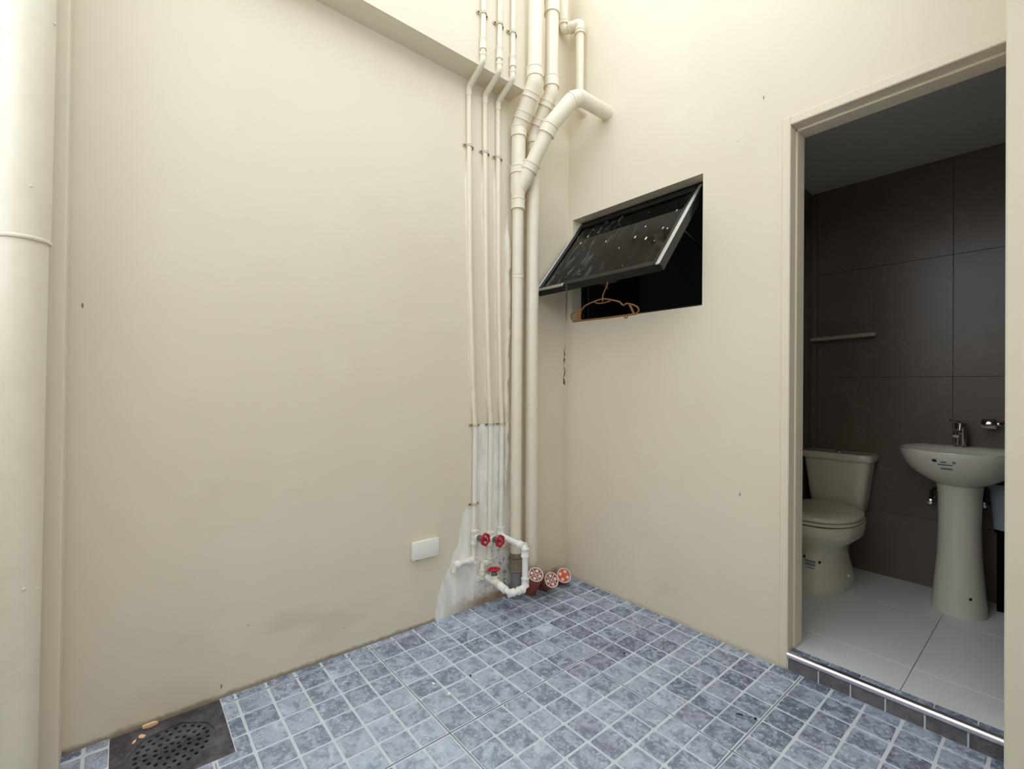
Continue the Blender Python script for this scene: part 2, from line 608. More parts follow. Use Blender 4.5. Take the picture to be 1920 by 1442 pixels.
def tile_bm(w_, d_, jit=.0016, h=.012, ch=.0022):
    b = bmesh.new()
    r = min(.0035, w_ * .2, d_ * .2)
    hw, hd = w_ / 2, d_ / 2
    base = []
    for sx, sy, in ((1, 1), (-1, 1), (-1, -1), (1, -1)):
        jx, jy = random.uniform(-jit, jit), random.uniform(-jit, jit)
        a = (sx * hw + jx - sx * r, sy * hd + jy)
        c = (sx * hw + jx, sy * hd + jy - sy * r)
        base += [a, c] if sx * sy < 0 else [c, a]
    def ring(off, z):
        return [b.verts.new((x * (1 - off / max(hw, .003)), y * (1 - off / max(hd, .003)), z)) for x, y in base]
    lo, mid, up = ring(0, -h), ring(0, -ch * .7), ring(ch, 0)
    for a, c in ((lo, mid), (mid, up)):
        for k in range(8):
            b.faces.new((a[k], a[(k + 1) % 8], c[(k + 1) % 8], c[k]))
    b.faces.new(up)
    return b

def mesh_of(b, name, mat):
    me = bpy.data.meshes.new(name)
    bmesh.ops.recalc_face_normals(b, faces=b.faces)
    b.to_mesh(me)
    b.free()
    me.materials.append(mat)
    return me

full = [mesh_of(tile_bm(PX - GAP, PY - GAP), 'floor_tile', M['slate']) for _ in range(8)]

def subtract(r, d):
    x0, x1, y0, y1 = r
    if x1 <= d[0] or x0 >= d[1] or y1 <= d[2] or y0 >= d[3]:
        return [r]
    out = []
    if x1 > d[1]:
        out.append((d[1], x1, y0, y1))
    xe = min(x1, d[1])
    if y0 < d[2]:
        out.append((x0, xe, y0, d[2]))
    if y1 > d[3]:
        out.append((x0, xe, d[3], y1))
    return out

def gy(j):
    return GY0 + j * PY if j >= -6 else GY0 - 6 * PY + (j + 6) * .0962

tiles = []
nx0, nx1 = -1, 34
for i in range(nx0, nx1):
    for j in range(-23, 7):
        x0, x1 = GX0 + i * PX, GX0 + (i + 1) * PX
        y0, y1 = gy(j), gy(j + 1)
        sx = .003 if i % 6 == 0 else 0
        ex = .003 if (i + 1) % 6 == 0 else 0
        sy = .003 if j % 6 == 0 else 0
        ey = .003 if (j + 1) % 6 == 0 else 0
        r = [x0 + GAP / 2 + sx, x1 - GAP / 2 - ex, y0 + GAP / 2 + sy, y1 - GAP / 2 - ey]
        r[0], r[1], r[2], r[3] = max(r[0], .002), min(r[1], 3.39), max(r[2], -2.89), min(r[3], -.004)
        if r[1] - r[0] < .008 or r[3] - r[2] < .008:
            continue
        for q in subtract(tuple(r), (DR[0], DR[1] + .002, DR[2] - .002, DR[3] + .002)):
            if q[1] - q[0] > .008 and q[3] - q[2] > .008:
                tiles.append(q)
rest = bmesh.new()
count = 0
for (x0, x1, y0, y1) in tiles:
    vis = any(in_view((x, y, 0)) for x in (x0, x1, (x0 + x1) / 2) for y in (y0, y1, (y0 + y1) / 2)) and not (x0 > 1.755 and y1 > -.17)
    c = ((x0 + x1) / 2, (y0 + y1) / 2, random.uniform(-.0006, .0004))
    if not vis:
        merge(rest, tile_bm(x1 - x0, y1 - y0), Matrix.Translation(c))
        continue
    if abs((x1 - x0) - (PX - GAP)) < .0045 and abs((y1 - y0) - (PY - GAP)) < .0045:
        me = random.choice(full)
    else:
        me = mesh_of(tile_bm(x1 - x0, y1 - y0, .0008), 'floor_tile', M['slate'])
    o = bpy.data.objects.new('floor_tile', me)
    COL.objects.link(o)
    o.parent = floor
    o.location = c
    o.rotation_euler.z = random.uniform(-.006, .006)
    count += 1
print('visible floor tiles', count)
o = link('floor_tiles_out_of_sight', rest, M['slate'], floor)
o.name = 'floor_tile_field'
o['kind'] = 'stuff'
sm = bmesh.new()
for k in range(0, 5):
    x = GX0 + 6 * k * PX
    if x < 3.3:
        box(sm, (x - .0008, -2.85 if x > .3 else -1.69, -.006), (x + .0008, -.01, -.0012))
for k in (0, -6, -12, -18):
    y = gy(k)
    box(sm, (.01 if k > -12 else .31, y - .0008, -.006), (3.35, y + .0008, -.0012))
link('seam_groove', sm, M['seam'], floor)

# ------------------------------------------------------------------ doorway: frame, step
door = thing('door_1', 'cream painted frame of the bathroom doorway', None)
door['kind'] = 'structure'
JX = 1.173
for nm, lo, hi in (('jamb', (1.143, -.007, 0), (JX, WT, 2.132)), ('jamb', (1.747, -.007, 0), (1.79, WT, 2.132)), ('head', (JX, -.007, 2.098), (1.747, WT, 2.132))):
    link(nm, newbox(lo, hi, .003), M['wallb'], door)
for nm, lo, hi in (('stop', (JX - .001, .05, .067), (JX + .006, .125, 2.098)), ('stop', (JX, .05, 2.090), (1.747, .125, 2.0985))):
    link(nm, newbox(lo, hi, .001), M['wallb'], door)

step = thing('trim_2', 'dark tiled doorstep with a bright metal edge under the bathroom doorway', None)
step['kind'] = 'structure'
link('core', newbox((JX, -.0035, -.003), (1.79, .050, .062)), M['grout'], step)
edges = [JX, 1.276, 1.374, 1.471, 1.571, 1.670, 1.765]
for a, b in zip(edges, edges[1:]):
    link('riser_tile', newbox((a + .0025, -.006, .001), (b - .0025, .002, .055), .001), M['slate_riser'], step)
edges = [JX, 1.238, 1.30, 1.395, 1.49, 1.588, 1.688, 1.765]
for a, b in zip(edges, edges[1:]):
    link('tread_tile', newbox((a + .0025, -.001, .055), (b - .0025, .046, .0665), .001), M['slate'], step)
nb = bmesh.new()
prof = [(-.0055, .046), (-.0095, .047), (-.0135, .052), (-.0150, .058), (-.0135, .065), (-.008, .0695), (.006, .0705), (.006, .066), (-.003, .064), (-.0055, .056)]
sec = [[Vector((x, y, z)) for y, z in prof] for x in (JX, 1.765)]
loft(nb, sec)
link('metal_nosing', nb, M['nosing'], step, 40)

# ------------------------------------------------------------------ bathroom
BY = 1.25
BR = 2.15
PL = .86
fb = structure('floor_bathroom', newbox((PL, .050, -.05), (BR, BY, .0565)), M['seam'], 'bathroom floor of large pale square tiles')
tx = [PL, .905, 1.499, 2.099, BR]
ty = [.052, .255, .82, BY]
for a, b in zip(tx, tx[1:]):
    for c, d in zip(ty, ty[1:]):
        link('floor_tile', newbox((a + .0012, c + .0012, .045), (b - .0012, d - .0012, .06), .0006), M['pale_tile'], fb)
wb = structure('wall_bathroom_back', newbox((PL, BY + .012, 0), (BR, BY + .1, 2.3)), M['seam'], 'bathroom back wall of brown grey marbled tiles')
tx = [PL, .89, 1.49, 2.09, BR]
tz = [.06, .41, 1.15, 1.77, 2.27]
for a, b in zip(tx, tx[1:]):
    for c, d in zip(tz, tz[1:]):
        if b - a < .01:
            continue
        link('wall_tile', newbox((a + .0008, BY, c + .0008), (b - .0008, BY + .014, d - .0008), .0006), M['marble'], wb)
for nm, x0, x1, xf in (('wall_bathroom_left', PL - .03, PL - .012, 0), ('wall_bathroom_right', BR + .012, BR + .1, 1)):
    ws = structure(nm, newbox((x0, WT, 0), (x1, BY + .1, 2.3)), M['seam'], 'bathroom side wall of brown grey marbled tiles on the ' + ('right' if xf else 'left'))
    for a, b in ((WT, .65), (.65, BY)):
        for c, d in zip(tz, tz[1:]):
            lo = (PL - .014, a + .0008, c + .0008) if not xf else (BR, a + .0008, c + .0008)
            hi = (PL, b - .0008, d - .0008) if not xf else (BR + .014, b - .0008, d - .0008)
            link('wall_tile', newbox(lo, hi, .0006), M['marble'], ws)
structure('ceiling_bathroom', newbox((PL - .03, WT, 2.27), (BR + .1, BY + .1, 2.35)), M['ceil'], 'plain bathroom ceiling')
# room behind the window, its lack of light put into dark wall colour
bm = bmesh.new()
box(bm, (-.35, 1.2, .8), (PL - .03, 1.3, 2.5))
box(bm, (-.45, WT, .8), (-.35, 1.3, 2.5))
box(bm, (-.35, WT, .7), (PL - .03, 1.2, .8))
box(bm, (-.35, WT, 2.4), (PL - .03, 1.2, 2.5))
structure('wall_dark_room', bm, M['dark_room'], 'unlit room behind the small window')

# ------------------------------------------------------------------ window
win = thing('window_1', 'small black framed window hinged at the top and propped open', None, (WX0, .06, WZ0))
win['kind'] = 'structure'
fy0, fy1 = .075, .115
fw = .022
for nm, lo, hi in (('frame_side', (WX0, fy0, WZ0), (WX0 + fw, fy1, WZ1)), ('frame_side', (WX1 - fw, fy0, WZ0), (WX1, fy1, WZ1)),
                   ('frame_rail', (WX0 + fw, fy0, WZ0), (WX1 - fw, fy1, WZ0 + fw)), ('frame_rail', (WX0 + fw, fy0, WZ1 - fw), (WX1 - fw, fy1, WZ1))):
    link(nm, newbox(lo, hi, .002), M['black_metal'], win)
S0, S1x = .040, .788
HG = Vector((0, .066, 2.012))
BT = Vector((0, -.285, 1.580))
dv = (BT - HG)
SL = dv.length
dv.normalize()
nv = Vector((1, 0, 0)).cross(dv)
SM = Matrix((( 1, 0, 0), (0, dv.y, nv.y), (0, dv.z, nv.z))).to_4x4()
SM.translation = Vector((S0, HG.y, HG.z))
SW = S1x - S0
sash = bpy.data.objects.new('sash', None)
COL.objects.link(sash)
sash.parent = win
sash.location = SM.translation - Vector(win.location)
sash.rotation_euler = SM.to_euler()
def sash_part(nm, lo, hi, mat, bev=.002):
    o = link(nm, newbox((lo[0], lo[1], -hi[2]), (hi[0], hi[1], -lo[2]), bev), mat)
    o.parent = sash
    o.matrix_parent_inverse = Matrix.Identity(4)
    o.location = (0, 0, 0)
    return o
ST = .030
sash_part('stile', (0, 0, -.03), (ST * .55, SL, .008), M['black_metal'])
sash_part('sky_glint_strip', (-.002, 0, -.012), (.008, SL, .011), M['silver'], .001)['label'] = 'bright strip painting the sky reflection on the sash edge'  # silver strips imitate the sky reflected in the black frame
sash_part('stile', (SW - ST, 0, -.03), (SW, SL, .008), M['black_metal'])
sash_part('sky_glint_strip', (SW - .020, .004, .006), (SW - .003, SL, .012), M['silver'], .001)['label'] = 'bright strip painting the sky reflection on the sash edge'
sash_part('rail', (ST * .55, 0, -.03), (SW - ST, .032, .010), M['black_metal'])
sash_part('rail', (ST * .55, SL - .030, -.03), (SW - ST, SL, .010), M['black_metal'])
sash_part('inner_bead', (ST * .55, .032, -.012), (ST * .55 + .012, SL - .03, .006), M['black_metal'], .001)
sash_part('inner_bead', (SW - ST - .012, .032, -.012), (SW - ST, SL - .03, .006), M['black_metal'], .001)
sash_part('sky_glint_lower_edge', (.004, SL - .012, .006), (.20, SL + .003, .014), M['silver'], .001)['label'] = 'bright strip painting the sky reflection on the lower left sash edge'
sash_part('pane', (ST * .55, .03, -.006), (SW - ST, SL - .028, -.001), M['pane'], 0)
hb = bmesh.new()
box(hb, (.405, SL - .024, .029), (.50, SL - .008, .046), .002)
box(hb, (.42, SL - .020, .044), (.435, SL - .008, .075), .002)
o = link('handle', hb, M['black_metal'])
o.parent = sash
for k in (0, 1):
    x = S0 + .006 if k == 0 else S1x - .012
    b = bmesh.new()
    tube(b, [(x, .085, 1.72), (x, -.11, 1.778)], .005, 8)
    link('stay_arm', b, M['black_metal'], win)

# ------------------------------------------------------------------ clothes hanger and cord on the sash
def curve(pts, n=5):
    P = [Vector(p) for p in pts]
    out = []
    for i in range(len(P) - 1):
        p0, p1, p2, p3 = P[max(i - 1, 0)], P[i], P[i + 1], P[min(i + 2, len(P) - 1)]
        for k in range(n):
            s = k / n
            out.append(.5 * ((2 * p1) + (-p0 + p2) * s + (2 * p0 - 5 * p1 + 4 * p2 - p3) * s * s + (-p0 + 3 * p1 - 3 * p2 + p3) * s ** 3))
    out.append(P[-1])
    return out
HY = -.262
hang = thing('clothes_hanger', 'amber plastic clothes hanger hooked on the open window sash', 'hanger', (.47, HY, 1.49))
h3 = lambda pts: [(x, HY, z) for x, z in pts]
b = bmesh.new()
tube(b, curve(h3([(.445, 1.582), (.452, 1.592), (.470, 1.597), (.487, 1.588), (.497, 1.566), (.494, 1.545), (.480, 1.523), (.471, 1.503), (.470, 1.478)])), .0032, 10)
link('hook', b, M['hanger'], hang, 60)
b = bmesh.new()
tube(b, curve(h3([(.470, 1.490), (.419, 1.484), (.364, 1.471), (.345, 1.457), (.330, 1.452), (.311, 1.451), (.284, 1.445), (.272, 1.431), (.278, 1.412), (.300, 1.402)])), .0038, 10)
tube(b, curve(h3([(.470, 1.490), (.517, 1.479), (.565, 1.463), (.580, 1.449), (.592, 1.445), (.606, 1.450), (.638, 1.440), (.661, 1.427), (.668, 1.411), (.655, 1.399)])), .0038, 10)
link('shoulders', b, M['hanger'], hang, 60)
b = bmesh.new()
tube(b, h3([(.296, 1.402), (.413, 1.400), (.518, 1.398), (.658, 1.398)]), .0042, 10)
tube(b, curve(h3([(.612, 1.397), (.607, 1.388), (.598, 1.387), (.592, 1.393)])), .0025, 8)
link('bottom_bar', b, M['hanger'], hang, 60)
b = bmesh.new()
tube(b, curve(h3([(.424, 1.484), (.432, 1.475), (.470, 1.470), (.510, 1.473), (.520, 1.479)])), .003, 8)
link('neck_loop', b, M['hanger'], hang, 60)
for x0, z0, x1 in ((.335, 1.452, .318), (.622, 1.443, .645)):
    b = bmesh.new()
    wd = .017 if x0 < .4 else .006
    p = [(x0 - wd, z0), (x0 + .005, z0), (x1 + wd * .8, 1.400), (x1 - wd, 1.400)]
    loft(b, [[Vector((x, HY + dy, z)) for x, z in p] for dy in (-.002, .002)])
    link('end_web', b, M['hanger'], hang)

b = bmesh.new()
tube(b, [(.268, -.292, 1.585), (.267, -.292, 1.50), (.268, -.292, 1.425), (.269, -.292, 1.40)], [.0035, .003, .0016, .0006], 8)
tag(link('cord', b, M['cord']), 'thin dark cord dangling from the lower edge of the open sash', 'cord')

# ------------------------------------------------------------------ pipes
def clamp(parent, c, r, out=(1, 0, 0), along=(0, 1, 0)):
    """saddle clamp: half ring and two screwed feet"""
    c, out, al = Vector(c), Vector(out), Vector(along)
    b = bmesh.new()
    n = 8
    up = Vector((0, 0, 1))
    rows = []
    for hgt in (-.006, .006):
        for rr in (r + .0005, r + .003):
            rows.append([c + up * hgt + out * math.sin(PI * k / n) * rr + al * math.cos(PI * k / n) * rr for k in range(n + 1)])
    V = [[b.verts.new(p) for p in row] for row in rows]
    quad = lambda A, B: [b.faces.new((A[k], A[k + 1], B[k + 1], B[k])) for k in range(n)]
    quad(V[0], V[1]); quad(V[1], V[3]); quad(V[3], V[2]); quad(V[2], V[0])
    for e in (0, n):
        b.faces.new((V[0][e], V[1][e], V[3][e], V[2][e]))
    for s in (1, -1):
        m = c + al * s * (r + .010) - out * (r - .003)
        lo = [min((m + al * i * .009 + up * j * .006 + out * k * .002)[q] for i in (-1, 1) for j in (-1, 1) for k in (-1, 1)) for q in range(3)]
        hi = [max((m + al * i * .009 + up * j * .006 + out * k * .002)[q] for i in (-1, 1) for j in (-1, 1) for k in (-1, 1)) for q in range(3)]
        box(b, lo, hi)
    cl = link('clamp', b, M['clamp'], parent)
    for s in (1, -1):
        b = bmesh.new()
        m = c + al * s * (r + .011) - out * (r - .005)
        lathe(b, [(0, .004), (.004, .004), (.006, .002)], m, out, 8)
        link('screw', b, M['rust'], cl)
    return cl

def wheel(parent, c, axis, r=.024, name='handwheel'):
    ax = Vector(axis).normalized()
    ref = Vector((0, 0, 1)) if abs(ax.z) < .9 else Vector((1, 0, 0))
    u = (ref - ax * ref.dot(ax)).normalized()
    v = ax.cross(u)
    c = Vector(c)
    b = bmesh.new()
    n, m = 40, 8
    rings = []
    for k in range(n):
        a = 2 * PI * k / n
        rr = r * (1 + .07 * math.cos(6 * a))
        d = u * math.cos(a) + v * math.sin(a)
        rings.append([b.verts.new(c + d * (rr + .0062 * math.cos(2 * PI * q / m)) + ax * .0058 * math.sin(2 * PI * q / m)) for q in range(m)])
    for k in range(n):
        A, B = rings[k], rings[(k + 1) % n]
        for q in range(m):
            b.faces.new((A[q], B[q], B[(q + 1) % m], A[(q + 1) % m]))
    for k in range(4):
        a = PI / 4 + k * PI / 2
        d = u * math.cos(a) + v * math.sin(a)
        tube(b, [c + d * .004, c + d * r], .0036, 6)
    lathe(b, [(-.005, .008), (.004, .008), (.006, .005)], c, ax, 12)
    w_ = link(name, b, M['red'], parent, 50)
    return w_

def valve(parent, c, axis, stem_len, mat, run):
    """gate valve in a pipe: body with end sleeves along run, bonnet, stem, red handwheel"""
    c, ax, run = Vector(c), Vector(axis).normalized(), Vector(run).normalized()
    b = bmesh.new()
    lathe(b, [(-.036, .016), (-.034, .0185), (-.018, .0185), (-.015, .016), (0, .0195), (.015, .016), (.018, .0185), (.034, .0185), (.036, .016)], c, run, 18)
    lathe(b, [(0, .016), (.018, .016), (.020, .018), (.028, .018), (.030, .013)], c, ax, 16)
    v = link('valve', b, mat, parent, 40)
    b = bmesh.new()
    lathe(b, [(.028, .0155), (stem_len - .022, .0155), (stem_len - .012, .012), (stem_len - .01, .006), (stem_len + .006, .005)], c, ax, 12)
    link('stem', b, M['zinc'], v, 40)
    wheel(v, c + ax * stem_len, ax)
    return v

UX = BX + .015
thin = [(-.713, -.655, 'left'), (-.617, -.560, 'middle'), (-.535, -.490, 'right')]
roots = []
for i, (yt, yb, nm) in enumerate(thin):
    which = ['leftmost thin water pipe, ending in an elbow left of the first red valve',
             'middle thin water pipe, ending in a double elbow under the second red valve',
             'rightmost thin water pipe, with the bright white loop at its foot'][i]
    t_ = thing('water_pipe', 'cream ' + which, 'pipe', (0, yb, .3))
    roots.append(t_)
    r = .0118
    yu = yt - .008
    bend = [(UX, yu, TOP), (UX, yu, 2.62), (UX, yu, 2.566), (.013, yt, 2.512), (.013, yt, 2.40), (.013, (yt * .68 + yb * .32), 1.6), (.013, yt * .3 + yb * .7, 1.1), (.013, yb, .86)]
    if i == 0:
        path = bend + [(.013, yb, .235), (.013, yb - .105, .235), (.013, yb - .115, .20)]
    elif i == 1:
        path = bend + [(.013, yb, .205), (.022, yb - .05, .205), (.022, yb - .052, .145), (-.01, yb - .065, .12)]
    else:
        path = bend + [(.013, yb, .325)]
    b = bmesh.new()
    tube(b, fillet(path[:6 + 2], .02, 4) if i == 2 else fillet(path[:8], .02, 4), r, 14)
    link('pipe_run', b, M['pipe_cut'], t_, 60)
    b = bmesh.new()
    low = {0: path[7:], 1: path[7:], 2: path[7:]}[i]
    tube(b, fillet(low, .016, 5), r * (1.0 if i < 2 else 1.02), 14)
    link('lower_run', b, M['pipe_cut'] if i == 2 else M['pvc_old'], t_, 60)
    # sleeves above and at the beam bend
    for (p, ax, ln, ro) in (((UX, yu, 2.650), (0, 0, 1), .055, .0155), ((UX, yu, 2.602), (0, 0, 1), .016, .0150)):
        b = bmesh.new()
        ring_on(b, p, ax, r, ro, ln, 16)
        link('coupling', b, M['pipe'], t_, 40)
    b = bmesh.new()
    tube(b, fillet([(UX, yu, 2.60), (UX, yu, 2.566), (.013, yt, 2.512), (.013, yt, 2.47)], .02, 5), .0142, 14)
    link('bend', b, M['pipe'], t_, 60)
    clamp(t_, (UX, yu, 2.79), r + .001)
    clamp(t_, (.013, yt + .006, 2.232), r)
    clamp(t_, (.013, yb - .001, .888), r)
w1, w2, w3 = roots
def mortar(parent, ys, z0, z1, wdt, off, th=.009):
    """uneven strip of mortar bedding a pipe to the wall; ys(z) gives the pipe centre"""
    b = bmesh.new()
    n = int((z1 - z0) / .035)
    rows = []
    for k in range(n + 1):
        z = z0 + (z1 - z0) * k / n
        f = min(1, k / 3, (n - k) / 3)
        w_ = wdt * (.75 + .5 * random.random()) * max(f, .1)
        y = ys(z) + off
        h_ = th * (.6 + .6 * random.random()) * max(f, .05)
        rows.append([b.verts.new((-.001, y - w_, z)), b.verts.new((h_, y - w_ * .45, z)), b.verts.new((h_, y + w_ * .45, z)), b.verts.new((-.001, y + w_, z))])
    for a, c in zip(rows, rows[1:]):
        for k in range(3):
            b.faces.new((a[k], a[k + 1], c[k + 1], c[k]))
    return link('mortar_bead', b, M['pipe'], parent, 60)
for t_, (yt, yb, nm) in zip(roots, thin):
    def ys(z, yt=yt, yb=yb):
        return yt + (yb - yt) * min(1, max(0, (2.4 - z) / 1.5))
    mortar(t_, ys, .93, 2.18, .017, -.008)
clamp(w1, (.013, -.655, .505), .012)
valve(w1, (.018, -.655, .345), (1, .12, .08), .075, M['pvc_old'], (0, 0, 1))
for p, ax in (((.013, -.655, .235), (0, 0, 1)), ((.013, -.678, .235), (0, 1, 0)), ((.013, -.757, .233), (0, 1, .1))):
    b = bmesh.new()
    ring_on(b, p, ax, .0118, .0158, .03, 16)
    link('elbow_sleeve', b, M['pvc'], w1, 40)
valve(w2, (.018, -.560, .320), (1, .1, .05), .07, M['pvc_old'], (0, 0, 1))
for p, ax in (((.0135, -.561, .212), (0, 0, 1)), ((.02, -.598, .205), (0, 1, 0)), ((.022, -.612, .170), (0, 0, 1)), ((.012, -.617, .137), (.4, .1, .4))):
    b = bmesh.new()
    ring_on(b, p, ax, .0118, .0158, .026, 16)
    link('elbow_sleeve', b, M['pvc_old'], w2, 40)
# the white loop of the right pipe
LY = -.490
loop_pts = [(.012, LY, .330), (.030, LY, .318), (.200, LY, .312), (.203, LY, .118), (.203, LY - .085, .112), (.120, LY - .098, .134), (.012, LY - .10, .142)]
b = bmesh.new()
tube(b, fillet(loop_pts, .022, 6), .0142, 16)
link('white_loop', b, M['pvc'], w3, 60)['label'] = 'bright unpainted white loop'
for p, ax, ln in (((.013, LY, .345), (0, 0, 1), .04), ((.178, LY, .313), (1, 0, 0), .04), ((.200, LY, .285), (0, 0, 1), .04), ((.203, LY, .145), (0, 0, 1), .04), ((.203, LY - .028, .115), (0, 1, 0), .035), ((.195, LY - .080, .113), (.3, 1, 0), .03), ((.150, LY - .093, .125), (1, .1, -.25), .04)):
    b = bmesh.new()
    ring_on(b, p, ax, .0140, .0180, ln, 18)
    link('elbow_sleeve', b, M['pvc'], w3, 40)
valve(w3, (.092, LY - .098, .137), (-.1, 0, 1), .058, M['pvc_old'], (1, 0, -.1))

# ---- the two drain stacks and the vent
SY, QY = -.43, -.325
SX = BX + .042
st = thing('drain_stack', 'thick cream drain pipe with the forked branch, left of the two stacks in the corner', 'pipe', (.05, SY, 0))
b = bmesh.new()
upA = fillet([(SX, SY + .008, TOP), (SX, SY + .008, 2.585), (.052, SY, 2.40), (.052, SY, 2.10)], .05, 6)
tube(b, upA, .036, 22)
link('upper_pipe', b, M['pipe'], st, 60)
b = bmesh.new()
tube(b, [(.052, SY, 2.12), (.052, SY + .004, 1.0), (.052, SY + .008, .14)], .0275, 20)
link('lower_pipe', b, M['pipe'], st, 60)
lean = Vector((SX - .052, .008, .185)).normalized()
mid = Vector(((SX + .052) / 2, SY + .004, 2.4925))
for p, ax, ln, ro in (((SX, SY + .008, 2.632), (0, 0, 1), .05, .0405), (mid + lean * .052, lean, .03, .0410), (mid - lean * .045, lean, .04, .0410), ((.052, SY, 2.378), (0, 0, 1), .05, .0405), ((.052, SY, 2.182), (0, 0, 1), .04, .0410), ((.052, SY, 2.01), (0, 0, 1), .055, .0350)):
    b = bmesh.new()
    ring_on(b, p, ax, .034 if ro > .036 else .027, ro, ln, 24)
    link('socket', b, M['pipe'], st, 40)
b = bmesh.new()
ring_on(b, (.052, SY + .003, 1.642), (0, 0, 1), .027, .029, .02, 20)
link('socket', b, M['pipe'], st, 40)
# elbow bodies between sockets are a little fatter than the pipe
b = bmesh.new()
tube(b, fillet([(SX, SY + .008, 2.64), (SX, SY + .008, 2.585), mid], .05, 6), .0385, 22)
link('elbow', b, M['pipe'], st, 60)
b = bmesh.new()
tube(b, fillet([mid, (.052, SY, 2.40), (.052, SY, 2.36)], .05, 6), .0385, 22)
link('elbow', b, M['pipe'], st, 60)
# wye body and branch
WY0 = Vector((.052, SY, 2.055))
EN = Vector((.282, 0, 2.542))
B1 = Vector((.282, -.255, 2.535))
B2 = Vector((.195, -.345, 2.385))
B3 = Vector((.062, -.42, 2.10))
b = bmesh.new()
tube(b, [(.052, SY, 2.205), (.052, SY, 2.08), (.052, SY, 2.02)], [.0385, .0385, .030], 22)
dirb = (B2 - B3).normalized()
tube(b, [WY0 + Vector((0, 0, .02)), B3 + dirb * .03, B3 + dirb * .115], [.034, .0395, .0400], 22)
link('wye', b, M['pipe'], st, 60)
b = bmesh.new()
path = fillet([EN, B1, B2, B3 + dirb * .06], [.10, .05], 10)
tube(b, path, .0365, 22)
br = link('branch', b, M['pipe'], st, 60)
for p, ax, ln in ((B3 + dirb * .105, dirb, .04), (B2 - dirb * .02, dirb, .05), ):
    b = bmesh.new()
    ring_on(b, p, ax, .0355, .0425, ln, 24)
    link('socket', b, M['pipe'], br, 40)
b = bmesh.new()
n_ = len(path)
tube(b, path[2:n_ - 2], [.0400] * (n_ - 4), 22)
link('elbow', b, M['pipe'], br, 60)
for k in (4, 8, 12, 16):
    if k + 1 < n_ - 2:
        b = bmesh.new()
        ring_on(b, path[k], path[k + 1] - path[k - 1], .039, .0415, .016, 24)
        link('socket', b, M['pipe'], br, 40)
# foot of the stack: cement-smeared coupling over grey pipe
b = bmesh.new()
ring_on(b, (.055, SY + .008, .17), (0, 0, 1), .027, .035, .06, 22)
lathe(b, [(0, .027), (.012, .0345), (.03, .034)], (.055, SY + .008, .20), (0, 0, 1), 18)
link('foot_coupling', b, M['cement'], st, 40)['label'] = 'coupling smeared with cement'
b = bmesh.new()
tube(b, [(.055, SY + .008, .15), (.056, SY + .010, .09), (.056, SY + .012, -.002)], [.0315, .030, .026], 20)
link('foot_pipe', b, M['grey_pvc'], st, 60)['label'] = 'unpainted grey foot of the pipe'

mortar(st, lambda z: SY, .5, 1.95, .018, -.026, .02)
s2 = thing('drain_stack', 'thick cream drain pipe behind the forked branch, nearer the corner', 'pipe', (.05, QY, 0))
b = bmesh.new()
tube(b, fillet([(SX, QY + .018, TOP), (SX, QY + .018, 2.585), (.052, QY, 2.40), (.052, QY, 1.2), (.05, QY + .012, .13), (-.03, QY + .012, .12)], .05, 6), .0345, 20)
link('pipe_run', b, M['pipe'], s2, 60)
lean2 = Vector((SX - .052, .018, .185)).normalized()
mid2 = Vector(((SX + .052) / 2, QY + .009, 2.4925))
for p, ax, ln, ro in (((SX, QY + .018, 3.02), (0, 0, 1), .07, .0395), ((SX, QY + .018, 2.635), (0, 0, 1), .055, .039), (mid2 + lean2 * .05, lean2, .03, .0395), (mid2 - lean2 * .045, lean2, .035, .0395), ((.052, QY, 2.378), (0, 0, 1), .05, .039)):
    b = bmesh.new()
    ring_on(b, p, ax, .033, ro, ln, 22)
    link('socket', b, M['pipe'], s2, 40)

vt = thing('vent_pipe', 'slim cream vent pipe with an elbow, close to the corner above the thick branch', 'pipe', (.115, -.045, 2.6))
VX, VY, VZ = .118, -.045, 3.10
CXv, CYv = .032, -.085
b = bmesh.new()
tube(b, fillet([(CXv, CYv, TOP), (CXv, CYv, VZ - .012), (VX, VY, VZ), (VX, VY, 2.63), (VX, .03, 2.61)], .026, 7), .0235, 18)
link('pipe_run', b, M['pipe'], vt, 60)
b = bmesh.new()
tube(b, fillet([(CXv + .035, CYv + .016, VZ - .008), (VX, VY, VZ), (VX, VY, VZ - .05)], .03, 8), .0275, 18)
link('elbow', b, M['pipe'], vt, 60)
for p, ax in (((VX, VY, VZ - .052), (0, 0, 1)), ((CXv + .04, CYv + .018, VZ - .007), (1, .46, .1)), ((CXv, CYv, VZ + .03), (0, 0, 1))):
    b = bmesh.new()
    ring_on(b, p, ax, .0235, .029, .02, 18)
    link('socket', b, M['pipe'], vt, 40)

